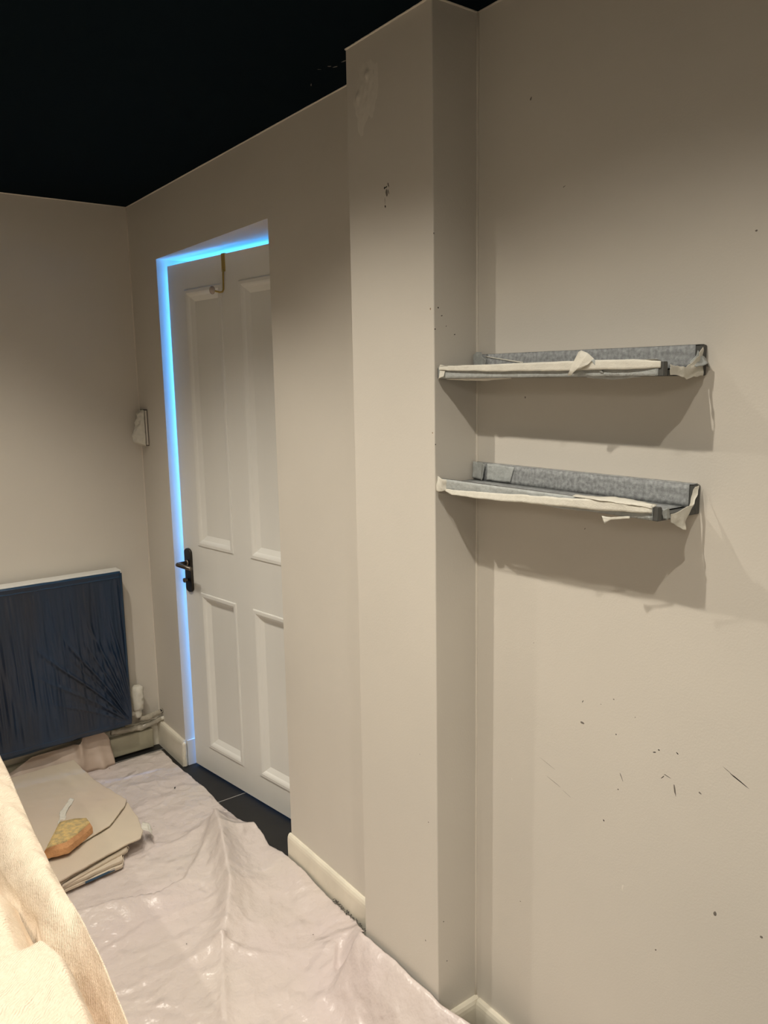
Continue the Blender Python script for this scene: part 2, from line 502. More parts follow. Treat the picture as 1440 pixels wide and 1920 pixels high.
add_tube(bm, [(.040, -.009, zt_), (.040, -.026, zt_)], .006, 12)
add_tube(bm, [(.040, -.026, zt_ + .0), (.040, -.031, zt_)], [.0105, .0095], 14)
obj_bm('thumb_turn', bm, M['steel'], hd, smooth=True)
# latch in the edge
box('latch_plate', (-.0012, .009, .80), (.0, .027, .97), M['steelp'], door, .0004)

# over-door hook: hangs on the door, so a thing of its own
hook = empty('over_door_hook', (0, 0, 0)); hook.matrix_world = door.matrix_world.copy()
tag(hook, 'slim brass over-door hook with small clear knob hanging on the white door', 'hook')
hx = .393
bm = bmesh.new()
add_box(bm, (hx - .011, -.0022, DH - .062), (hx + .011, -.0004, DH + .0026), .0004, 1)
add_box(bm, (hx - .011, -.0022, DH + .0006), (hx + .011, DT + .002, DH + .0026), .0004, 1)
add_box(bm, (hx - .011, DT + .0004, DH - .03), (hx + .011, DT + .002, DH + .0026), .0004, 1)
obj_bm('strap', bm, M['brass'], hook)
tube('hook_rod', [(hx + .002, -.004, DH - .055), (hx + .002, -.0055, DH - .07), (hx - .001, -.005, DH - .125), (hx - .002, -.009, DH - .134),
                  (hx - .003, -.020, DH - .136), (hx - .003, -.048, DH - .132)], .0032, M['brass'], hook, 10)
bm = bmesh.new()
bmesh.ops.create_uvsphere(bm, u_segments=16, v_segments=10, radius=.0125)
bmesh.ops.transform(bm, matrix=Matrix.Translation((hx - .003, -.052, DH - .131)) @ Matrix.Diagonal((1, .75, 1.2, 1)), verts=bm.verts)
obj_bm('hook_knob', bm, M['knob'], hook, smooth=True)

# hall skirting visible in the gap is part of the reveal; door stop lining behind it, made deeper to keep hall light off the lintel
struct(box('trim_10', (D + .212, YO0, ZO - .068), (D + WT, YO1, ZO - .0005), M['door']))

# ---------------------------------------------------------------- picture ledges
def ribbon(name, path, mt, parent, thick=.0004, nv=4, crumple=0.0, seed=0, amp=0.0):
    """path: list of (top_xyz, bottom_xyz); spline-sampled strip with crumple"""
    P = [(Vector(a), Vector(b)) for a, b in path]
    nu = max(10, (len(P) - 1) * 14)
    def at(k, u):
        t = u * (len(P) - 1); i = min(int(t), len(P) - 2); f = t - i
        return P[i][k].lerp(P[i + 1][k], f)
    def fn(u, v):
        p = at(0, u).lerp(at(1, u), v)
        if crumple:
            n = noise.noise_vector(p * 70 + Vector((seed, 0, 0))) * crumple + noise.noise_vector(p * 22 + Vector((seed, 5, 0))) * crumple * 1.5
            p = p + n
        if amp:
            p = p + Vector((-abs(nz(u * 7, v * 2, seed)) * amp, 0, nz(u * 9, seed) * amp * .4))
        return p
    return grid(name, nu, nv, fn, mt, parent, thick)

def ledge(zf, dz, label, upper):
    """zf: underside height at the left end; dz: rise at the right end"""
    t = empty('picture_ledge', (D, 1.0, zf))
    tag(t, label, 'shelf', 'picture ledges on the alcove wall')
    y1, y0 = YP0 - .003, .747
    X0 = 1.108
    def zb(y): return zf + dz * (y1 - y) / (y1 - y0)
    def bar(name, x0, x1, a, b, mt, ya=y0, yb=y1, bev=.001):
        bm = bmesh.new()
        add_box(bm, (x0, ya, 0), (x1, yb, 1), 0)
        for v in bm.verts:
            v.co.z = zb(v.co.y) + (a if v.co.z < .5 else b)
        bmesh.ops.bevel(bm, geom=list(bm.edges), offset=bev, segments=2, affect='EDGES')
        return local(t, obj_bm(name, bm, mt, t))
    bar('ledge_base', X0 + .010, D - .0135, 0, .010, M['ledge'])
    bar('back_plate', D - .0135, D - .0005, 0, .050, M['ledge'])
    bar('front_lip', X0, X0 + .010, 0, .023, M['ledge'])
    def rb(name, path, mt, **k): return local(t, ribbon(name, path, mt, t, **k))
    xb = D - .0145
    # tape covering back plate, trough and lip
    rb('masking_tape', [((xb, y, zb(y) + .0505), (xb - .0005, y, zb(y) + .0105)) for y in (y1 - .002, 1.1, .9, y0 + .012)], M['tapeg'], crumple=.0002)
    rb('masking_tape', [((xb, y, zb(y) + .0125), (X0 + .011, y, zb(y) + .0125)) for y in (y1 - .002, 1.1, .9, y0 + .02)], M['tapeg'], crumple=.0004, seed=3)
    rb('masking_tape', [((xb - .0004, y, zb(y) + .0508), (D - .0004, y, zb(y) + .0515)) for y in (y1 - .002, 1.1, .9, y0 + .005)], M['tapeg'], crumple=.0002)
    rb('masking_tape', [((X0 - .0006, y, zb(y) + .0235), (X0 - .0008, y, zb(y) + .0005)) for y in (y1 - .004, 1.1, .9, y0 + .010)], M['tapep'], crumple=.0003, seed=5)
    if upper:
        # pale strip folded over the top of the lip, peeling a little
        rb('masking_tape', [((X0 - .003, 1.285, zb(1.28) + .0255), (X0 - .004, 1.285, zb(1.28) + .019)),
                            ((X0 - .004, 1.25, zb(1.25) + .026), (X0 - .005, 1.25, zb(1.25) + .0165)),
                            ((X0 - .004, 1.10, zb(1.1) + .027), (X0 - .006, 1.10, zb(1.1) + .0125)),
                            ((X0 - .005, .95, zb(.95) + .028), (X0 - .006, .95, zb(.95) + .0115)),
                            ((X0 - .005, .80, zb(.8) + .028), (X0 - .006, .80, zb(.8) + .012)),
                            ((X0 - .002, .752, zb(.75) + .024), (X0 - .0015, .752, zb(.75) + .013))], M['tape'], crumple=.0005, seed=1)
        rb('masking_tape', [((X0 + .011, y, zb(y) + .025), (X0 - .004, y, zb(y) + .0268)) for y in (1.285, 1.1, .9, .76)], M['tape'], crumple=.0004, seed=2)
        # loose corner of a strip standing up above the lip
        rb('tape_flap', [((X0 - .006, .914, zb(.9) + .044), (X0 - .012, .932, zb(.9) + .003)),
                         ((X0 - .010, .903, zb(.9) + .047), (X0 - .014, .922, zb(.9) + .004)),
                         ((X0 - .010, .890, zb(.9) + .040), (X0 - .014, .912, zb(.9) + .012)),
                         ((X0 - .006, .880, zb(.9) + .031), (X0 - .010, .889, zb(.9) + .022))], M['tape'], crumple=.0012, seed=4)
        rb('tape_flap', [((X0 - .006, .880, zb(.9) + .031), (X0 - .008, .884, zb(.9) + .028)),
                         ((X0 - .003, .862, zb(.9) + .006), (X0 - .003, .868, zb(.9) + .006))], M['tapep'], crumple=.0008, seed=4)
        # strip sagging below
        rb('masking_tape', [((X0, 1.27, zb(1.2) + .002), (X0 + .004, 1.27, zb(1.2) - .0005)),
                            ((X0, 1.22, zb(1.2) + .002), (X0 + .010, 1.22, zb(1.2) - .0045)),
                            ((X0, 1.16, zb(1.2) + .002), (X0 + .010, 1.16, zb(1.2) - .005)),
                            ((X0, 1.08, zb(1.1) + .002), (X0 + .002, 1.08, zb(1.1) - .001))], M['tape'], crumple=.0006, seed=9)
        rb('masking_tape', [((X0, .90, zb(.9) + .002), (X0 + .002, .90, zb(.9) - .001)),
                            ((X0, .85, zb(.9) + .002), (X0 + .004, .85, zb(.9) - .006)),
                            ((X0, .79, zb(.8) + .002), (X0 + .002, .79, zb(.8) - .001))], M['tapep'], crumple=.0006, seed=11)
        # crumpled wads: left end and right end
        rb('tape_wad', [((X0 - .001, y1 - .002, zb(y1) + .026), (X0, y1 - .002, zb(y1) - .001)),
                        ((X0 - .005, y1 - .012, zb(y1) + .027), (X0 - .007, y1 - .012, zb(y1) + .0)),
                        ((X0 - .005, y1 - .028, zb(y1) + .024), (X0 - .005, y1 - .026, zb(y1) + .003))], M['tape'], crumple=.0028, seed=13, nv=14)
        rb('tape_wad', [((D - .010, y0 - .001, zb(y0) + .047), (D - .014, y0 - .003, zb(y0) - .001)),
                        ((D - .028, y0 - .003, zb(y0) + .036), (D - .028, y0 - .005, zb(y0) - .003)),
                        ((D - .060, y0 - .003, zb(y0) + .017), (D - .060, y0 - .006, zb(y0) - .004)),
                        ((D - .092, y0 - .003, zb(y0) + .018), (D - .092, y0 - .005, zb(y0) + .001)),
                        ((X0 + .012, y0 - .002, zb(y0) + .020), (X0 + .012, y0 - .003, zb(y0) + .001))], M['tape'], crumple=.0034, seed=17, nv=20)
        rb('tape_wad', [((D - .002, y0 + .012, zb(y0) + .049), (D - .004, y0 - .010, zb(y0) + .012)),
                        ((D - .020, y0 + .005, zb(y0) + .040), (D - .016, y0 - .012, zb(y0) + .020)),
                        ((D - .045, y0 + .002, zb(y0) + .020), (D - .040, y0 - .008, zb(y0) + .012))], M['tapep'], crumple=.002, seed=19, nv=10)
        # tab bridging ledge and pillar return
        rb('masking_tape', [((xb - .001, y1 - .001, zb(y1) + .051), (xb - .002, y1 - .001, zb(y1) + .020)),
                            ((xb - .001, y1 - .012, zb(y1) + .056), (xb - .002, y1 - .010, zb(y1) + .020)),
                            ((xb - .001, y1 - .026, zb(y1) + .055), (xb - .002, y1 - .024, zb(y1) + .020)),
                            ((xb - .001, y1 - .030, zb(y1) + .046), (xb - .002, y1 - .035, zb(y1) + .020)),
                            ((xb - .001, y1 - .042, zb(y1) + .040), (xb - .002, y1 - .040, zb(y1) + .020))], M['tapep'], crumple=.0008, seed=23)
        rb('masking_tape', [((xb - .002, 1.255, zb(1.25) + .047), (xb - .002, 1.255, zb(1.25) + .0455)),
                            ((xb - .002, 1.145, zb(1.15) + .032), (xb - .002, 1.145, zb(1.15) + .029))], M['tape'], seed=3)
    else:
        # pale strip hanging off the lip, bowing out and down
        rb('masking_tape', [((X0 - .002, 1.268, zb(1.27) + .004), (X0 - .003, 1.268, zb(1.27) - .001)),
                            ((X0 - .005, 1.24, zb(1.24) + .004), (X0 - .009, 1.24, zb(1.24) - .006)),
                            ((X0 - .006, 1.16, zb(1.16) + .008), (X0 - .010, 1.16, zb(1.16) - .006)),
                            ((X0 - .006, 1.05, zb(1.05) + .014), (X0 - .009, 1.05, zb(1.05) - .001)),
                            ((X0 - .006, .95, zb(.95) + .019), (X0 - .008, .95, zb(.95) + .003)),
                            ((X0 - .006, .85, zb(.85) + .025), (X0 - .007, .85, zb(.85) + .006)),
                            ((X0 - .003, .757, zb(.75) + .027), (X0 - .004, .757, zb(.75) + .012))], M['tape'], crumple=.0008, seed=31)
        rb('masking_tape', [((X0 + .004, .92, zb(.9) + .026), (X0 - .006, .92, zb(.9) + .024)),
                            ((X0 + .012, .84, zb(.84) + .029), (X0 - .008, .84, zb(.84) + .024)),
                            ((X0 + .010, .757, zb(.75) + .026), (X0 - .006, .757, zb(.75) + .022))], M['tape'], crumple=.0012, seed=33)
        # curled tail below the lip
        rb('tape_flap', [((X0 - .003, .800, zb(.8) + .003), (X0 - .003, .800, zb(.8) - .001)),
                         ((X0 - .006, .835, zb(.8) - .003), (X0 - .006, .835, zb(.8) - .0075)),
                         ((X0 - .008, .853, zb(.8) - .002), (X0 - .008, .846, zb(.8) - .015))], M['tape'], crumple=.0006, seed=35)
        rb('tape_flap', [((X0, 1.01, zb(1) + .002), (X0 + .006, 1.01, zb(1) - .002)),
                         ((X0, .95, zb(.95) + .002), (X0 + .008, .95, zb(.95) - .004)),
                         ((X0, .90, zb(.9) + .002), (X0 + .002, .90, zb(.9) - .001))], M['tapep'], crumple=.0006, seed=36)
        # wad on the left lip end
        rb('tape_wad', [((X0 + .004, y1 + .000, zb(y1) + .029), (X0 + .003, y1 + .000, zb(y1) - .002)),
                        ((X0 - .006, y1 - .006, zb(y1) + .030), (X0 - .007, y1 - .006, zb(y1) - .003)),
                        ((X0 - .007, y1 - .022, zb(y1) + .026), (X0 - .007, y1 - .022, zb(y1) - .003)),
                        ((X0 - .001, y1 - .030, zb(y1) + .025), (X0 - .001, y1 - .030, zb(y1) + .0))], M['tape'], crumple=.0026, seed=41, nv=14)
        # two overlapping patches on the back plate, left
        rb('masking_tape', [((xb - .0012, y1 - .001, zb(y1) + .0525), (xb - .004, y1 - .001, zb(y1) + .016)),
                            ((xb - .002, y1 - .030, zb(y1) + .052), (xb - .006, y1 - .030, zb(y1) + .014)),
                            ((xb - .006, y1 - .044, zb(y1) + .050), (xb - .010, y1 - .040, zb(y1) + .011))], M['tapep'], crumple=.0012, seed=43, nv=8)
        rb('masking_tape', [((xb - .002, y1 - .047, zb(y1) + .050), (xb - .003, y1 - .047, zb(y1) + .014)),
                            ((xb - .0012, y1 - .09, zb(y1) + .0505), (xb - .002, y1 - .09, zb(y1) + .014)),
                            ((xb - .0012, y1 - .128, zb(y1) + .050), (xb - .002, y1 - .118, zb(y1) + .014))], M['tapep'], crumple=.0009, seed=45, nv=8)
        # cream strip twisting from the back plate's right end down to the lip
        rb('tape_wad', [((D - .008, y0 - .001, zb(y0) + .050), (D - .016, y0 + .001, zb(y0) + .048)),
                        ((D - .016, y0 - .004, zb(y0) + .036), (D - .034, y0 - .000, zb(y0) + .020)),
                        ((D - .030, y0 - .006, zb(y0) + .022), (D - .045, y0 - .004, zb(y0) - .006)),
                        ((D - .060, y0 - .004, zb(y0) + .014), (D - .052, y0 - .008, zb(y0) - .018)),
                        ((D - .085, y0 - .003, zb(y0) + .010), (D - .085, y0 - .005, zb(y0) - .003))], M['tape'], crumple=.0026, seed=47, nv=16)
        rb('tape_wad', [((X0 + .012, y0 - .001, zb(y0) + .018), (X0 + .012, y0 - .002, zb(y0) + .001)),
                        ((X0 + .022, y0 - .004, zb(y0) + .020), (X0 + .022, y0 - .004, zb(y0) - .001)),
                        ((X0 + .032, y0 - .001, zb(y0) + .016), (X0 + .032, y0 - .002, zb(y0) + .001))], M['tapep'], crumple=.0025, seed=49, nv=8)
    return t
ledge(1.6545, -.004, 'upper picture ledge in the alcove, wrapped in masking tape with a torn flap standing up', True)
ledge(1.4185, -.001, 'lower picture ledge in the alcove, masking tape peeling in a pale hanging strip', False)

# ---------------------------------------------------------------- taped switch by the corner
sw = empty('light_switch', (D, 3.388, 1.47))
tag(sw, 'small wall switch wrapped in crumpled masking tape near the far corner', 'switch')
local(sw, box('switch_plate', (D - .010, 3.350, 1.402), (D - .0004, 3.425, 1.550), M['wall'], sw, .002))
local(sw, box('switch_backing', (D - .003, 3.346, 1.398), (D - .0003, 3.4265, 1.554), M['scuff'], sw))
def swtape(u, v):
    y = 3.353 + u * .070
    z = 1.398 + v * .155
    bul = .013 + .030 * math.sin(PI * min(1, u * 1.1)) ** .8 * ss(1.05, .25, v)
    edge = min(u, 1 - u, v, 1 - v)
    bul *= ss(0, .12, edge) * .8 + .2
    n = .011 * nz(y * 55, z * 32, 2) + .008 * nz(y * 120, z * 80, 5)
    return (D - .011 - bul - n * ss(0, .1, edge), y + .004 * nz(z * 60, 3), z + .003 * nz(y * 80, 7))
local(sw, grid('masking_tape', 26, 40, swtape, M['tape'], sw, .0004))

# ---------------------------------------------------------------- radiator under navy film
RX1, RX0 = 1.063, -.14
RZ0, RZ1 = .190, .868
RY = 3.345
rad = empty('radiator', ((RX0 + RX1) / 2, RY + .04, RZ0))
tag(rad, 'white panel radiator on the far wall, its edge showing round the navy film', 'radiator')
def radpanel(u, v):
    x = RX0 + u * (RX1 - RX0); z = RZ0 + v * (RZ1 - RZ0)
    g = .5 - .5 * math.cos(2 * PI * (x - RX0) / .0334)
    k = ss(.03, .07, v) * ss(.97, .93, v) * ss(.01, .03, u) * ss(.99, .97, u)
    return (x, RY + .008 - .006 * g * k, z)
local(rad, grid('front_panel', 290, 24, radpanel, M['rad'], rad, .0015))
local(rad, box('top_grille', (RX0 - .004, RY + .006, RZ1 - .012), (RX1 + .004, RY + .074, RZ1 + .004), M['rad'], rad, .003))
local(rad, box('side_cover', (RX1 - .002, RY + .004, RZ0 + .01), (RX1 + .004, RY + .074, RZ1), M['rad'], rad, .003))
local(rad, box('back_panel', (RX0, RY + .062, RZ0), (RX1, RY + .070, RZ1 - .01), M['rad'], rad))
for x in (RX0 + .15, RX1 - .15):
    local(rad, box('wall_bracket', (x - .015, RY + .070, RZ0 + .05), (x + .015, L - .003, RZ1 - .1), M['rad'], rad))

film = empty('plastic_film', ((RX0 + RX1) / 2, RY, RZ0))
tag(film, 'dark navy plastic masking film stretched in creases over the radiator', 'plastic sheet')
FX1, FZ0, FZ1 = RX1 - .004, RZ0 - .012, RZ1 - .006
creases = []   # (px,pz) end points in metres from the lower right corner
for ang, ln, w, d in ((130, .62, .006, .008), (124, .50, .005, -.004), (119, .60, .006, .007), (112, .50, .005, .006), (106, .62, .006, .007),
                      (100, .50, .005, .005), (95.5, .60, .005, .007), (140, .55, .007, .004), (152, .42, .006, .003), (146, .35, .006, -.003)):
    creases.append((math.cos(math.radians(ang)), math.sin(math.radians(ang)), ln, w, d))
def filmfn(u, v):
    x = RX0 - .006 + u * (FX1 - RX0 + .006); z = FZ0 + v * (FZ1 - FZ0)
    g = .5 + .5 * math.cos(2 * PI * (x - RX0) / .0334)
    k = ss(0, .12, v) * ss(1, .90, v)
    right = ss(FX1 - .55, FX1 - .1, x)
    dep = -.0035 * g * k * (.45 + .55 * nz(x * 9, z * 3, 1)) * (.35 + .65 * right)
    # long vertical pull folds
    dep += .0060 * nz(x * 46, z * 2.2, 9) * k + .0040 * nz(x * 90 + z * 4, z * 4, 4) * k
    dx, dz = x - FX1, z - FZ0
    for cx, cz, ln, w, d in creases:
        t = dx * cx + dz * cz
        if t > 0:
            s = abs(-dx * cz + dz * cx + .010 * math.sin(t * 9))
            ww = w * (.5 + t * 1.6)
            if s < ww * 3:
                dep += 1.6 * d * math.exp(-(s / ww) ** 2) * ss(ln, ln * .55, t) * ss(0, .05, t)
    bot = ss(.06, 0, v)
    return (x, min(RY - .003, RY - .010 - dep - .004 * bot), z - .010 * nz(x * 6, 3) * bot)
local(film, grid('film', 420, 170, filmfn, M['navy'], film))
def filmtop(u, v):
    x = RX0 - .006 + u * (FX1 - RX0 + .006)
    return (x, RY - .012 + .0015 * nz(x * 30, v * 3) + v * .014, FZ1 - .02 + v * .026 + .002 * nz(x * 12, 1))
local(film, grid('film_edge', 160, 4, filmtop, M['navyedge'], film, .0006))
def filmbot(u, v):
    x = RX0 - .006 + u * (FX1 - RX0 - .02)
    return (x, RY - .014 + v * .02 + .002 * nz(x * 22, v * 4), FZ0 + .016 - v * .030 + .004 * nz(x * 9, 2) - (.010 * v) * ss(.95, .4, u))
local(film, grid('film_edge', 160, 5, filmbot, M['navyedge'], film, .0006))
def filmside(u, v):
    z = FZ0 + .01 + u * (FZ1 - FZ0 - .01)
    return (FX1 - .006 + v * .011, RY - .013 + v * .008 + .0012 * nz(z * 30, v * 3), z)
local(film, grid('film_edge', 90, 3, filmside, M['navyedge'], film, .0006))

# ---------------------------------------------------------------- taped valve and pipes
def wrap(name, pts, r, mt, parent, seed, crump=.003, n=22, per=.008):
    P = [Vector(p) for p in pts]
    ln = sum((b - a).length for a, b in zip(P, P[1:]))
    k = max(6, int(ln / per))
    out = []; rr = []
    acc = [0]
    for a, b in zip(P, P[1:]): acc.append(acc[-1] + (b - a).length)
    for i in range(k + 1):
        s = ln * i / k
        j = max(q for q in range(len(P) - 1) if acc[q] <= s + 1e-9)
        f = (s - acc[j]) / (acc[j + 1] - acc[j])
        out.append(P[j].lerp(P[j + 1], f))
        rb_ = r if not isinstance(r, (list, tuple)) else r[j] + (r[j + 1] - r[j]) * f
        rr.append(rb_)
    bm = bmesh.new()
    add_tube(bm, out, rr, n)
    for v in bm.verts:
        v.co += noise.noise_vector(v.co * 60 + Vector((seed, 0, 0))) * crump + noise.noise_vector(v.co * 150 + Vector((seed, 2, 0))) * crump * .4
    o = obj_bm(name, bm, mt, parent, smooth=True)
    return o
M['clear'] = mat('crumpled_clear_wrap', (0.46, 0.42, 0.34), rough=0.18, spec=.7, bump=.7, bscale=45, var=.3, vscale=30)
M['boxing'] = mat('pale_green_pipe_boxing', (0.40, 0.37, 0.27), rough=0.35, var=.25, vscale=9, bump2=.4, b2scale=14)
valve = empty('radiator_valve', (1.108, 3.385, .20))
tag(valve, 'upright radiator valve wrapped in cream masking tape beside the radiator corner', 'valve')
local(valve, wrap('masking_tape', [(1.108, 3.385, .215), (1.110, 3.385, .26), (1.110, 3.385, .315), (1.110, 3.385, .325)], [.023, .027, .027, .014], M['tape'], valve, 3, .004))
local(valve, wrap('valve_body', [(1.106, 3.385, .178), (1.106, 3.385, .225)], [.015, .019], M['tape'], valve, 5, .003))
local(valve, wrap('valve_tail', [(1.070, 3.388, .198), (1.106, 3.388, .196), (1.120, 3.388, .180)], [.010, .014, .012], M['clear'], valve, 8, .004))
pp = empty('pipe', (1.17, 3.40, .165))
tag(pp, 'upper of two wrapped pipes running from the valve into the corner', 'pipe', 'wrapped pipes in the corner')
local(pp, wrap('wrapping', [(1.112, 3.388, .168), (1.145, 3.392, .160), (1.19, 3.398, .164), (D - .001, 3.402, .170)], [.012, .015, .012, .010], M['clear'], pp, 11, .0055))
local(pp, wrap('copper_end', [(D - .012, 3.400, .170), (D + .004, 3.402, .170)], .009, M['black'], pp, 1, .0005))
pq = empty('pipe', (1.13, 3.40, .12))
tag(pq, 'lower of two wrapped pipes, just above the skirting in the corner', 'pipe', 'wrapped pipes in the corner')
local(pq, wrap('wrapping', [(.985, 3.400, .134), (1.02, 3.400, .130), (1.09, 3.400, .120), (1.14, 3.398, .120), (1.19, 3.398, .130), (D - .001, 3.398, .138)],
               [.014, .014, .013, .012, .011, .010], M['clear'], pq, 15, .006))
local(pq, wrap('copper_end', [(D - .012, 3.395, .136), (D + .004, 3.396, .137)], .009, M['tape'], pq, 1, .001))
# dull plastic-covered boxing under the radiator, behind the sheet edge
pb = box('pipe_boxing', (.45, 3.397, .008), (1.175, 3.4285, .098), M['boxing'], None, .006)
tag(pb, 'low drab painted pipe boxing along the far wall under the radiator', 'boxing')

# ---------------------------------------------------------------- big dust sheet on the floor
EY = [.60, 1.05, 1.20, 1.285, 1.30, 1.43, 1.57, 1.612, 1.68, 1.80, 1.96, 2.12, 2.25, 2.33, 2.42, 2.50, 2.55, 2.72, 2.88, 3.10, 3.26, 3.345]
EX = [1.19, 1.165, 1.13, 1.094, 1.092, 1.092, 1.092, 1.094, 1.15, 1.203, 1.205, 1.205, 1.205, 1.195, 1.205, 1.200, 1.185, 1.190, 1.196, 1.185, 1.182, 1.188]
EZ = [.04, .115, .150, .172, .176, .178, .172, .168, .10, .035, .03, .045, .040, .03, .045, .035, .020, .014, .012, .012, .015, .012]
def seg_d(p, a, b):
    ab = (b[0] - a[0], b[1] - a[1]); t = ((p[0] - a[0]) * ab[0] + (p[1] - a[1]) * ab[1]) / (ab[0] ** 2 + ab[1] ** 2)
    tc = min(1, max(0, t))
    q = (a[0] + ab[0] * tc, a[1] + ab[1] * tc)
    cr = ab[0] * (p[1] - a[1]) - ab[1] * (p[0] - a[0])
    return math.hypot(p[0] - q[0], p[1] - q[1]), tc, (1 if cr > 0 else -1)
# folds: polyline, heights per point, width left, width right
FOLDS = [
    ([(1.150, 2.66), (1.111, 2.593), (1.056, 2.419), (.975, 2.187), (.900, 2.056), (.852, 1.985)], [.006, .040, .060, .050, .034, .012], .055, .035),
    ([(.852, 1.990), (.80, 1.878), (.733, 1.713), (.66, 1.50)], [.012, .010, .010, .008], .018, .030),
    ([(.40, 2.40), (.546, 2.371), (.653, 2.344), (.778, 2.306), (.881, 2.336), (1.007, 2.468), (1.09, 2.577)], [.028, .030, .030, .028, .022, .016, .018], .010, .085),
    ([(1.21, 2.45), (1.16, 2.47), (1.08, 2.50)], [.035, .030, .012], .05, .05),
    ([(1.20, 2.10), (1.17, 2.02), (1.10, 1.95)], [.020, .012, .002], .04, .05),
    ([(.30, 2.13), (.55, 2.175), (.70, 2.205), (.78, 2.21)], [.006, .006, .004, .0], .006, .045),
    ([(.852, 1.985), (.90, 1.902), (.98, 1.82)], [.012, .007, .0], .010, .025),
    ([(.852, 1.985), (.702, 1.976), (.543, 1.99)], [.012, .005, .003], .008, .03),
    ([(1.20, 1.78), (1.10, 1.76), (1.04, 1.68), (1.00, 1.52), (.95, 1.35)], [.03, .020, .014, .014, .012], .012, .060),
    ([(1.10, 1.56), (1.04, 1.50), (1.03, 1.38), (1.0, 1.2)], [.05, .055, .050, .04], .05, .035),
    ([(.857, 2.596), (.937, 2.574), (1.10, 2.62)], [.003, .007, .012], .012, .03),
    ([(.86, 2.86), (.98, 2.92), (1.16, 2.90)], [.005, .008, .004], .03, .05),
    ([(.95, 3.10), (1.06, 3.05), (1.18, 3.00)], [.004, .007, .003], .02, .04),
    ([(.55, 1.75), (.70, 1.66), (.9, 1.62)], [.004, .006, .002], .012, .03),
    ([(.45, 1.62), (.62, 1.50), (.85, 1.44)], [.006, .006, .002], .012, .03),
]
def sheet_h(x, y):
    h = .010
    for pl, hs, wl, wr in FOLDS:
        best = None
        for i in range(len(pl) - 1):
            d, t, sgn = seg_d((x, y), pl[i], pl[i + 1])
            if best is None or d < best[0]:
                best = (d, hs[i] + (hs[i + 1] - hs[i]) * t, sgn)
        d, hh, sgn = best
        w = wl if sgn > 0 else wr
        if d < w * 3: h = max(h, h + hh * 1.15 * math.exp(-(d / w) ** 1.4)) if hh > 0 else h
    wx, wy = x + .08 * nz(x * 4, y * 4, 8), y + .08 * nz(x * 4, y * 4, 18)
    h += .009 * (.5 - abs(nz(wx * 4 + wy * 2, wy * 5, 1))) ** 2 * 2 + .0070 * (.5 - abs(nz(wx * 9 - wy * 4, wy * 7 + wx * 3, 4))) ** 3 * 4 + .0016 * nz(x * 40, y * 36, 2)
    return h
def sheetfn(u, v):
    y = .60 + (3.345 - .60) * v
    # denser columns to the right
    x0 = .30
    ex = interp(y, EY, EX) + .004 * nz(y * 14, 1) + .002 * nz(y * 45, 2)
    x = x0 + (ex - x0) * u
    ez = interp(y, EY, EZ)
    h = sheet_h(x, y)
    d = ex - x
    climb = .13 if ez > .1 else .10
    k = ss(climb, 0, d)
    z = h + (max(ez - h, 0) * (k if ez < .1 else k ** 1.4))
    # far edge settles
    yy = y + .006 * nz(x * 9, 3) * v
    if v > .985: z = .006 + (z - .006) * (1 - (v - .985) / .015 * .6)
    # keep clear of the furniture drape to the left
    return (x, yy, max(z, .004))
sheet = grid('dust_sheet', 260, 330, sheetfn, M['sheet'], None, .0012)
tag(sheet, 'large pinkish beige plastic-backed dust sheet spread rumpled over the floor', 'dust sheet')
# far edge of the sheet curled up beneath the radiator
def flap(u, v):
    x = .50 + u * .475
    top = interp(x, [.50, .563, .65, .80, .835, .86, .90, .94, .965, .975], [.07, .083, .125, .130, .135, .163, .172, .164, .130, .10])
    z = .010 + (top - .010) * v ** .9
    y = 3.335 + .05 * ss(0, 1, v) - .016 * math.sin(PI * v) * math.sin((x - .5) * 26) - .035 * math.exp(-((x - .84) / .015) ** 2) * v - .018 * math.exp(-((x - .92) / .02) ** 2) * (1 - v)
    y += .004 * nz(x * 20, v * 3)
    return (x, min(y, 3.392), z)
grid('curled_edge', 70, 14, flap, M['flap'], sheet, .001)
marks('dirt_speck', sheet, [(1.097, 2.958, .0175, .012, .003, 60), (.913, 2.348, .026, .007, .003, 20), (.938, 3.30, .0155, .004, .002, 20),
    (.767, 2.054, .0160, .002, .002, 0), (1.079, 1.847, .024, .002, .002, 0), (.922, 2.729, .018, .002, .002, 0)], (0, 0, 1), M['black'])
# grit and crumbs along the skirting
bm = bmesh.new()
for i in range(260):
    y = 1.63 + random.random() ** 1.6 * .30
    x = D - .0165 - random.random() * .012 * (1.2 - (y - 1.62))
    s = .0007 + random.random() * .0012
    c = Vector((x, y, .036 + random.random() * .006))
    t = bmesh.ops.create_icosphere(bm, subdivisions=1, radius=s, matrix=Matrix.Translation(c) @ Matrix.Rotation(random.random() * 6, 4, 'Z') @ Matrix.Diagonal((1, 1.5, .7, 1)))
gr = obj_bm('grit', bm, M['grit'])
tag(gr, 'grey crumbs and grit lying along the skirting beside the pillar', 'grit', kind='stuff')

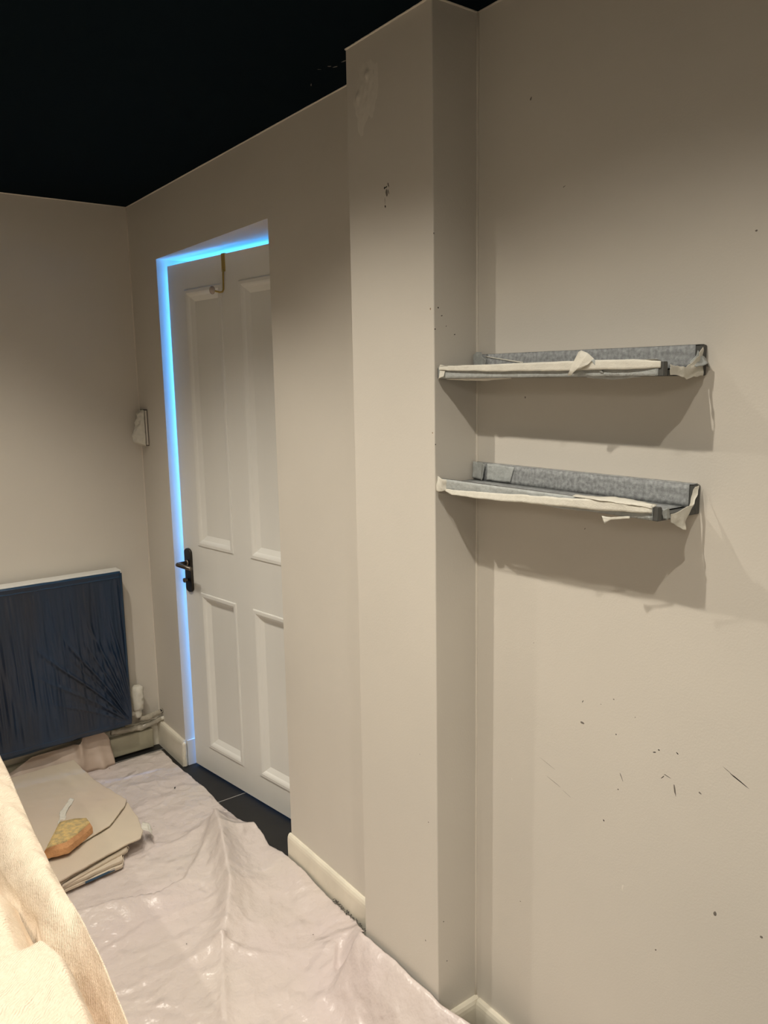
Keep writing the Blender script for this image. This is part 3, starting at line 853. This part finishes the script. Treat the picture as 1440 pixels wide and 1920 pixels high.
# ---------------------------------------------------------------- folded drop cloth stack
stack = empty('folded_dust_sheet', (.65, 2.9, .02))
tag(stack, 'folded beige canvas dust sheet stacked in layers on the floor below the radiator', 'dust sheet')
def layer(name, poly, z0, z1, seed, sag=.0, mt='canvas', nn=44, ripple=.0015):
    """poly: 4 boundary curves corner order A(far left) B(far right) C(near right) D(near left);
    right edge B-C and front edge C-D may be polylines"""
    right, front, A = poly
    def along(pl, t):
        ds = [0]
        for a, b in zip(pl, pl[1:]): ds.append(ds[-1] + math.hypot(a[0] - b[0], a[1] - b[1]))
        s = t * ds[-1]
        return Vector((interp(s, ds, [p[0] for p in pl]), interp(s, ds, [p[1] for p in pl])))
    B, Cc, Dd = Vector(right[0]), Vector(right[-1]), Vector(front[-1])
    A = Vector(A)
    def fn(u, v):      # u: left->right, v: far->near
        top = A.lerp(B, u); bot = along(front, 1 - u)
        lef = A.lerp(Dd, v); rig = along(right, v)
        p = top * (1 - v) + bot * v + lef * (1 - u) + rig * u - (A * (1 - u) * (1 - v) + B * u * (1 - v) + Dd * (1 - u) * v + Cc * u * v)
        e = min((1 - u), (1 - v)) * 10
        er = min(1, e / 1.5)
        z = z1 - sag * math.exp(-e * 1.2) + ripple * nz(p.x * 9, p.y * 7, seed) + ripple * .6 * nz(p.x * 30 + p.y * 12, p.y * 22, seed + 3)
        z += ripple * 1.5 * (.5 - abs(nz(p.x * 8 + p.y * 5, p.y * 6 - p.x * 3, seed + 9))) ** 4 * 8 * er
        wob = (1 - er) * .0035
        p = p + Vector((wob * nz(p.y * 25, seed), wob * nz(p.x * 25, seed + 5)))
        return (p.x, p.y, z)
    o = grid(name, nn, nn, fn, M[mt], stack, z1 - z0, True)
    o.modifiers[0].offset = -1
    bv = o.modifiers.new('soft', 'BEVEL'); bv.width = (z1 - z0) * .35; bv.segments = 2; bv.limit_method = 'ANGLE'; bv.angle_limit = 1.0
    return local(stack, o)
layer('sheet_layer', ([(.80, 3.30), (.80, 3.0), (.84, 2.82), (.751, 2.561)], [(.751, 2.561), (.740, 2.535), (.552, 2.520), (.40, 2.49)], (.40, 3.28)), .014, .023, 1)
layer('sheet_layer', ([(.80, 3.30), (.80, 3.0), (.84, 2.82), (.757, 2.590)], [(.757, 2.590), (.742, 2.548), (.550, 2.522), (.40, 2.49)], (.40, 3.28)), .024, .034, 2)
layer('sheet_layer', ([(.80, 3.31), (.80, 3.0), (.85, 2.83), (.770, 2.600)], [(.770, 2.600), (.700, 2.580), (.545, 2.530), (.40, 2.49)], (.40, 3.28)), .036, .047, 3)
layer('sheet_layer', ([(.80, 3.32), (.81, 3.1), (.873, 2.863), (.866, 2.739), (.850, 2.635)], [(.850, 2.635), (.827, 2.596), (.761, 2.585), (.535, 2.517), (.40, 2.48)], (.40, 3.29)), .058, .066, 4, ripple=.002)
layer('sheet_layer', ([(.803, 3.335), (.808, 3.22), (.822, 3.09), (.869, 2.861)], [(.869, 2.861), (.848, 2.825), (.822, 2.795), (.758, 2.722), (.651, 2.678), (.519, 2.646), (.40, 2.60)], (.40, 3.33)), .074, .080, 5, ripple=.003)
# rolled hem between layers: a folded loop
hem = []
for k in range(13):
    t = -PI / 2 + PI * k / 12
    hem.append((math.cos(t) * .011, math.sin(t) * .0105))
def hemfn(u, v):
    k = u * 12; i = min(int(k), 11); f = k - i
    a = hem[i][0] * (1 - f) + hem[i + 1][0] * f; b = hem[i][1] * (1 - f) + hem[i + 1][1] * f
    base = Vector((.770, 2.598, .047)).lerp(Vector((.535, 2.522, .047)), v)
    s = 1 - v * .55
    return (base.x + .006 * s, base.y - a * s, base.z + b * s)
local(stack, grid('rolled_hem', 12, 24, hemfn, M['canvas'], stack, .0022))
def endfn(u, v):
    t = -PI / 2 + PI * u
    return (.772 + math.cos(t) * .012 * (1 - .2 * v), 2.600 + v * .09 - .002 * math.sin(v * 9), .047 + math.sin(t) * .0105)
local(stack, grid('rolled_hem', 12, 12, endfn, M['canvas'], stack, .0022))
lb = local(stack, ribbon('care_label', [((.712, 2.534, .0335), (.712, 2.532, .0255)), ((.66, 2.527, .0335), (.66, 2.525, .0255)), ((.61, 2.5215, .033), (.61, 2.5195, .026))], M['label'], stack))
lb['label'] = 'blue label edge'
local(stack, ribbon('masking_tape', [((.868, 2.70, .0675), (.848, 2.655, .0680)), ((.885, 2.692, .0655), (.868, 2.630, .0640)),
                                      ((.893, 2.672, .058), (.874, 2.618, .056)), ((.893, 2.66, .050), (.872, 2.612, .048))], M['tape'], stack, crumple=.003, seed=77, nv=10))
def kick(u, v):   # outer flank of the canvas under the taped corner
    return (.855 + v * .004 - u * .085, 2.640 - u * .045, .058 - v * .004)
# two tiny brown flecks
marks('dirt_speck', stack, [(.722 - .65, 2.640 - 2.9, .0668 - .02, .004, .001, 60), (.737 - .65, 2.640 - 2.9, .0668 - .02, .004, .0012, 40)], (0, 0, 1), M['brown'])

# ---------------------------------------------------------------- sponge
sp = empty('sponge', (.607, 2.715, .087))
tag(sp, 'thick orange sponge with a worn yellow face lying on the folded dust sheet', 'sponge')
TOP = [(.603, 2.775), (.651, 2.764), (.686, 2.741), (.688, 2.708), (.635, 2.664), (.588, 2.637), (.555, 2.640), (.523, 2.636)]
BOT = [(.600, 2.790), (.653, 2.771), (.692, 2.740), (.695, 2.705), (.641, 2.662), (.590, 2.628), (.550, 2.634), (.515, 2.645)]
def spring(bm, pl, z, ins=0):
    cx = sum(p[0] for p in pl) / len(pl); cy = sum(p[1] for p in pl) / len(pl)
    out = []
    n = 8
    for i in range(len(pl)):
        a, b = pl[i], pl[(i + 1) % len(pl)]
        for k in range(n):
            f = k / n
            x = a[0] + (b[0] - a[0]) * f; y = a[1] + (b[1] - a[1]) * f
            x += (cx - x) * ins; y += (cy - y) * ins
            w = .0012
            out.append(bm.verts.new((x + w * nz(x * 120, y * 120, z * 90), y + w * nz(x * 110, y * 130, 7 + z * 80), z)))
    return out
bm = bmesh.new()
levels = [(BOT, .0876, .04), (BOT, .090, 0), (BOT, .098, .0), (BOT, .112, .012), (TOP, .128, -.005)]
rings = [spring(bm, pl, z, i) for pl, z, i in levels]
n = len(rings[0])
for a, b in zip(rings, rings[1:]):
    for k in range(n): bm.faces.new((a[k], a[(k + 1) % n], b[(k + 1) % n], b[k]))
bm.faces.new(rings[0][::-1]); bm.faces.new(rings[-1])
local(sp, obj_bm('sponge_body', bm, M['spongeo'], sp, smooth=False))
bm = bmesh.new()
rings = [spring(bm, TOP, .128, 0), spring(bm, TOP, .1335, .02)]
for s in (.25, .5, .75):
    r = spring(bm, TOP, .134, s)
    for v in r: v.co.z += .0022 * nz(v.co.x * 150, v.co.y * 150, 3)
    rings.append(r)
for a, b in zip(rings, rings[1:]):
    for k in range(n): bm.faces.new((a[k], a[(k + 1) % n], b[(k + 1) % n], b[k]))
bm.faces.new(rings[-1])
local(sp, obj_bm('scrub_face', bm, M['spongey'], sp, smooth=True))

scr = ribbon('tape_scrap', [((.610, 2.845, .0835), (.628, 2.835, .083)), ((.628, 2.885, .085), (.645, 2.872, .084)),
                            ((.640, 2.925, .085), (.662, 2.915, .086)), ((.662, 2.955, .087), (.680, 2.945, .085)), ((.695, 3.000, .087), (.708, 2.985, .085))], M['tape'], None, crumple=.0022, seed=5, nv=8)
scr.location.z = .0045
tag(scr, 'twisted scrap of white masking tape lying behind the sponge', 'tape scrap')

# ---------------------------------------------------------------- cotton sheet draped over furniture in the foreground
OY = [.45, 1.196, 1.343, 1.409, 1.507, 1.589, 1.697, 1.851, 2.019, 2.266, 2.422, 3.0]
OX = [.320, .339, .349, .351, .355, .357, .356, .358, .364, .376, .381, .39]
IY = [.45, 1.26, 1.387, 1.512, 1.550, 1.666, 1.737, 1.846, 1.97, 2.2, 3.0]
IX = [.300, .326, .330, .316, .309, .319, .306, .295, .289, .27, .26]
MY = [.45, 1.26, 1.387, 1.507, 1.583, 1.688, 1.748, 1.801, 1.866, 2.0, 3.0]
MX = [.296, .322, .322, .295, .293, .296, .299, .287, .27, .20, .10]
def cover_z(x, y):
    xo, xi, xm = interp(y, OY, OX), interp(y, IY, IX), interp(y, MY, MX)
    xi = min(xi, xo - .018)
    xm = min(xm, xi - .004)
    roll = 0
    base = .44
    if x >= xi - .02:
        t = min(1, max(0, (x - (xi - .02)) / (xo - xi + .02)))
        roll = math.sin(PI * min(1, .06 + t * .94 * .72)) ** .55
        fr = ss(1.68, 1.45, y)
        zr = .50 + .100 * (roll * (1 - fr) + min(1, t * 1.02) ** 1.3 * fr) + .004 * nz(x * 30, y * 11, 2) * ss(0, .2, t)
    else:
        zr = base
    yc = 1.50 + .10 * (x - .29)
    front = ss(yc + .012, yc - .045, y)
    hm = .575 + .055 * front + .012 * nz(x * 6, y * 5, 4) - .05 * max(0, y - 1.6)
    k = ss(-.004, .075 - .02 * front, xm + .010 - x) ** .7
    zm = base + (hm - base) * k
    return max(zr, zm)
NS = 150
def coverfn(u, v):
    y = .45 + 2.5 * v
    xo = interp(y, OY, OX)
    w = .0025 * nz(y * 9, 3)
    if u < .72:
        s = u / .72
        xi_ = min(interp(y, IY, IX), xo - .018)
        if s < .2: x = -.75 + (xi_ - .16 + .75) * (s / .2)
        elif s < .6: x = xi_ - .16 + .14 * (s - .2) / .4
        else: x = xi_ - .02 + (xo - xi_ + .02) * (s - .6) / .4
        z = cover_z(x, y)
        z += .006 * nz(x * 22 + y * 8, y * 12, 6) + .0025 * nz(x * 50, y * 40, 8) + .005 * (.5 - abs(nz(x * 14 + y * 6, y * 9, 12))) ** 3 * 4
        return (x + w, y, z)
    s = (u - .72) / .28
    z = cover_z(xo, y) * (1 - s) + .055 * s
    # the side drops almost straight down with hanging folds
    fold = .010 * math.sin(y * 31 + 1.5 * nz(y * 4, 1)) * s + .006 * nz(y * 18, s * 3)
    x = xo + w + .006 * math.sin(PI * min(1, s * 2)) - .03 * s + fold * min(1, s * 3)
    return (x, y, z)
cover = grid('draped_sheet', NS, 440, coverfn, M['cover'], None, .0012)
tag(cover, 'bright cream cotton sheet draped over low furniture in the left foreground', 'dust sheet')
# the furniture beneath (hidden by the sheet): a plain low bench carrying it
bench = empty('low_bench', (-.2, 1.7, 0))
tag(bench, 'low furniture hidden beneath the cream sheet in the left foreground', 'bench')
local(bench, box('bench_top', (-.70, .60, .33), (.20, 2.80, .40), M['canvas'], bench, .01))
for x in (-.66, .16):
    for y in (.66, 2.74):
        local(bench, box('leg', (x - .03, y - .03, 0), (x + .03, y + .03, .33), M['canvas'], bench, .004))

# ---------------------------------------------------------------- lamps
LAB = ['beside the camera, above the near end of the alcove', 'above the picture ledges in the alcove', 'in front of the pillar',
       'in front of the doorway', 'nearest the far corner by the radiator', 'left of the pillar across the room', 'above the draped furniture on the left',
       'over the end of the room behind the camera']
def downlight(x, y, w, ang, where):
    t = empty('downlight', (x, y, Z))
    tag(t, 'round recessed ceiling downlight ' + where, 'ceiling light', 'recessed downlights in the dark ceiling')
    bm = bmesh.new()
    n = 32; rs = [(.043, 0), (.043, -.003), (.036, -.004), (.031, -.0005)]
    rings = [[bm.verts.new((r * math.cos(2 * PI * k / n), r * math.sin(2 * PI * k / n), z)) for k in range(n)] for r, z in rs]
    for a, b in zip(rings, rings[1:]):
        for k in range(n): bm.faces.new((a[k], b[k], b[(k + 1) % n], a[(k + 1) % n]))
    obj_bm('rim', bm, M['fit'], t)
    bm = bmesh.new()
    bmesh.ops.create_circle(bm, cap_ends=True, segments=24, radius=.031, matrix=Matrix.Translation((0, 0, -.0006)))
    obj_bm('lamp', bm, M['lamp'], t)
    ld = bpy.data.lights.new('downlight_lamp', 'SPOT')
    ld.energy = w; ld.color = WARM
    ld.spot_size = math.radians(ang); ld.spot_blend = 1.0
    ld.shadow_soft_size = .012
    lo = bpy.data.objects.new('downlight_lamp', ld); C.objects.link(lo)
    lo.location = (x, y, Z - .012)
    # the reflector's tighter, brighter core beam
    lc = bpy.data.lights.new('downlight_core', 'SPOT')
    lc.energy = w * .30; lc.color = WARM
    lc.spot_size = math.radians(84); lc.spot_blend = .8
    lc.shadow_soft_size = .012
    co = bpy.data.objects.new('downlight_core', lc); C.objects.link(co)
    co.location = (x, y, Z - .012)
for (x, y, w, ang), where in zip(SPOTS, LAB): downlight(x, y, w, ang, where)

# daylight in the hall, through its window
win = empty('window_1', (HX, 2.56, 1.40)); struct(win)
obj = box('window_pane', (-.012, -.42, -.62), (-.006, .42, .62), M['day'], win)
bm = bmesh.new()
for a, b in (((-.03, -.46, -.66), (-.001, -.42, .66)), ((-.03, .42, -.66), (-.001, .46, .66)), ((-.03, -.46, -.66), (-.001, .46, -.62)), ((-.03, -.46, .62), (-.001, .46, .66)), ((-.025, -.02, -.62), (-.004, .02, .62))):
    add_box(bm, a, b, .003, 1)
obj_bm('window_frame', bm, M['fit'], win)
ad = bpy.data.lights.new('hall_daylight', 'AREA')
ad.shape = 'RECTANGLE'; ad.size = .8; ad.size_y = .45; ad.energy = HALL_W; ad.color = (0.05, 0.35, 1.0)
ao = bpy.data.objects.new('hall_daylight', ad); C.objects.link(ao)
ao.location = (HX - .04, 2.76, 1.62)
ao.rotation_euler = (0, math.radians(90), 0)

# added fill light behind the camera, shaped as a ceiling panel, to lift shadows
pn = empty('added_fill_panel', (-1.6, -.9, Z))
tag(pn, 'added flat square fill light on the ceiling at the unseen end of the room', 'ceiling light')
box('fill_frame', (-.5, -.5, -.03), (.5, .5, -.001), M['fit'], pn, .003)
box('fill_diffuser', (-.47, -.47, -.034), (.47, .47, -.0302), M['lamp'], pn)
pd = bpy.data.lights.new('fill_lamp', 'AREA')
pd.size = .94; pd.energy = FILL_W; pd.color = WARM
po = bpy.data.objects.new('fill_lamp', pd); C.objects.link(po)
po.location = (-1.6, -.9, Z - .04)
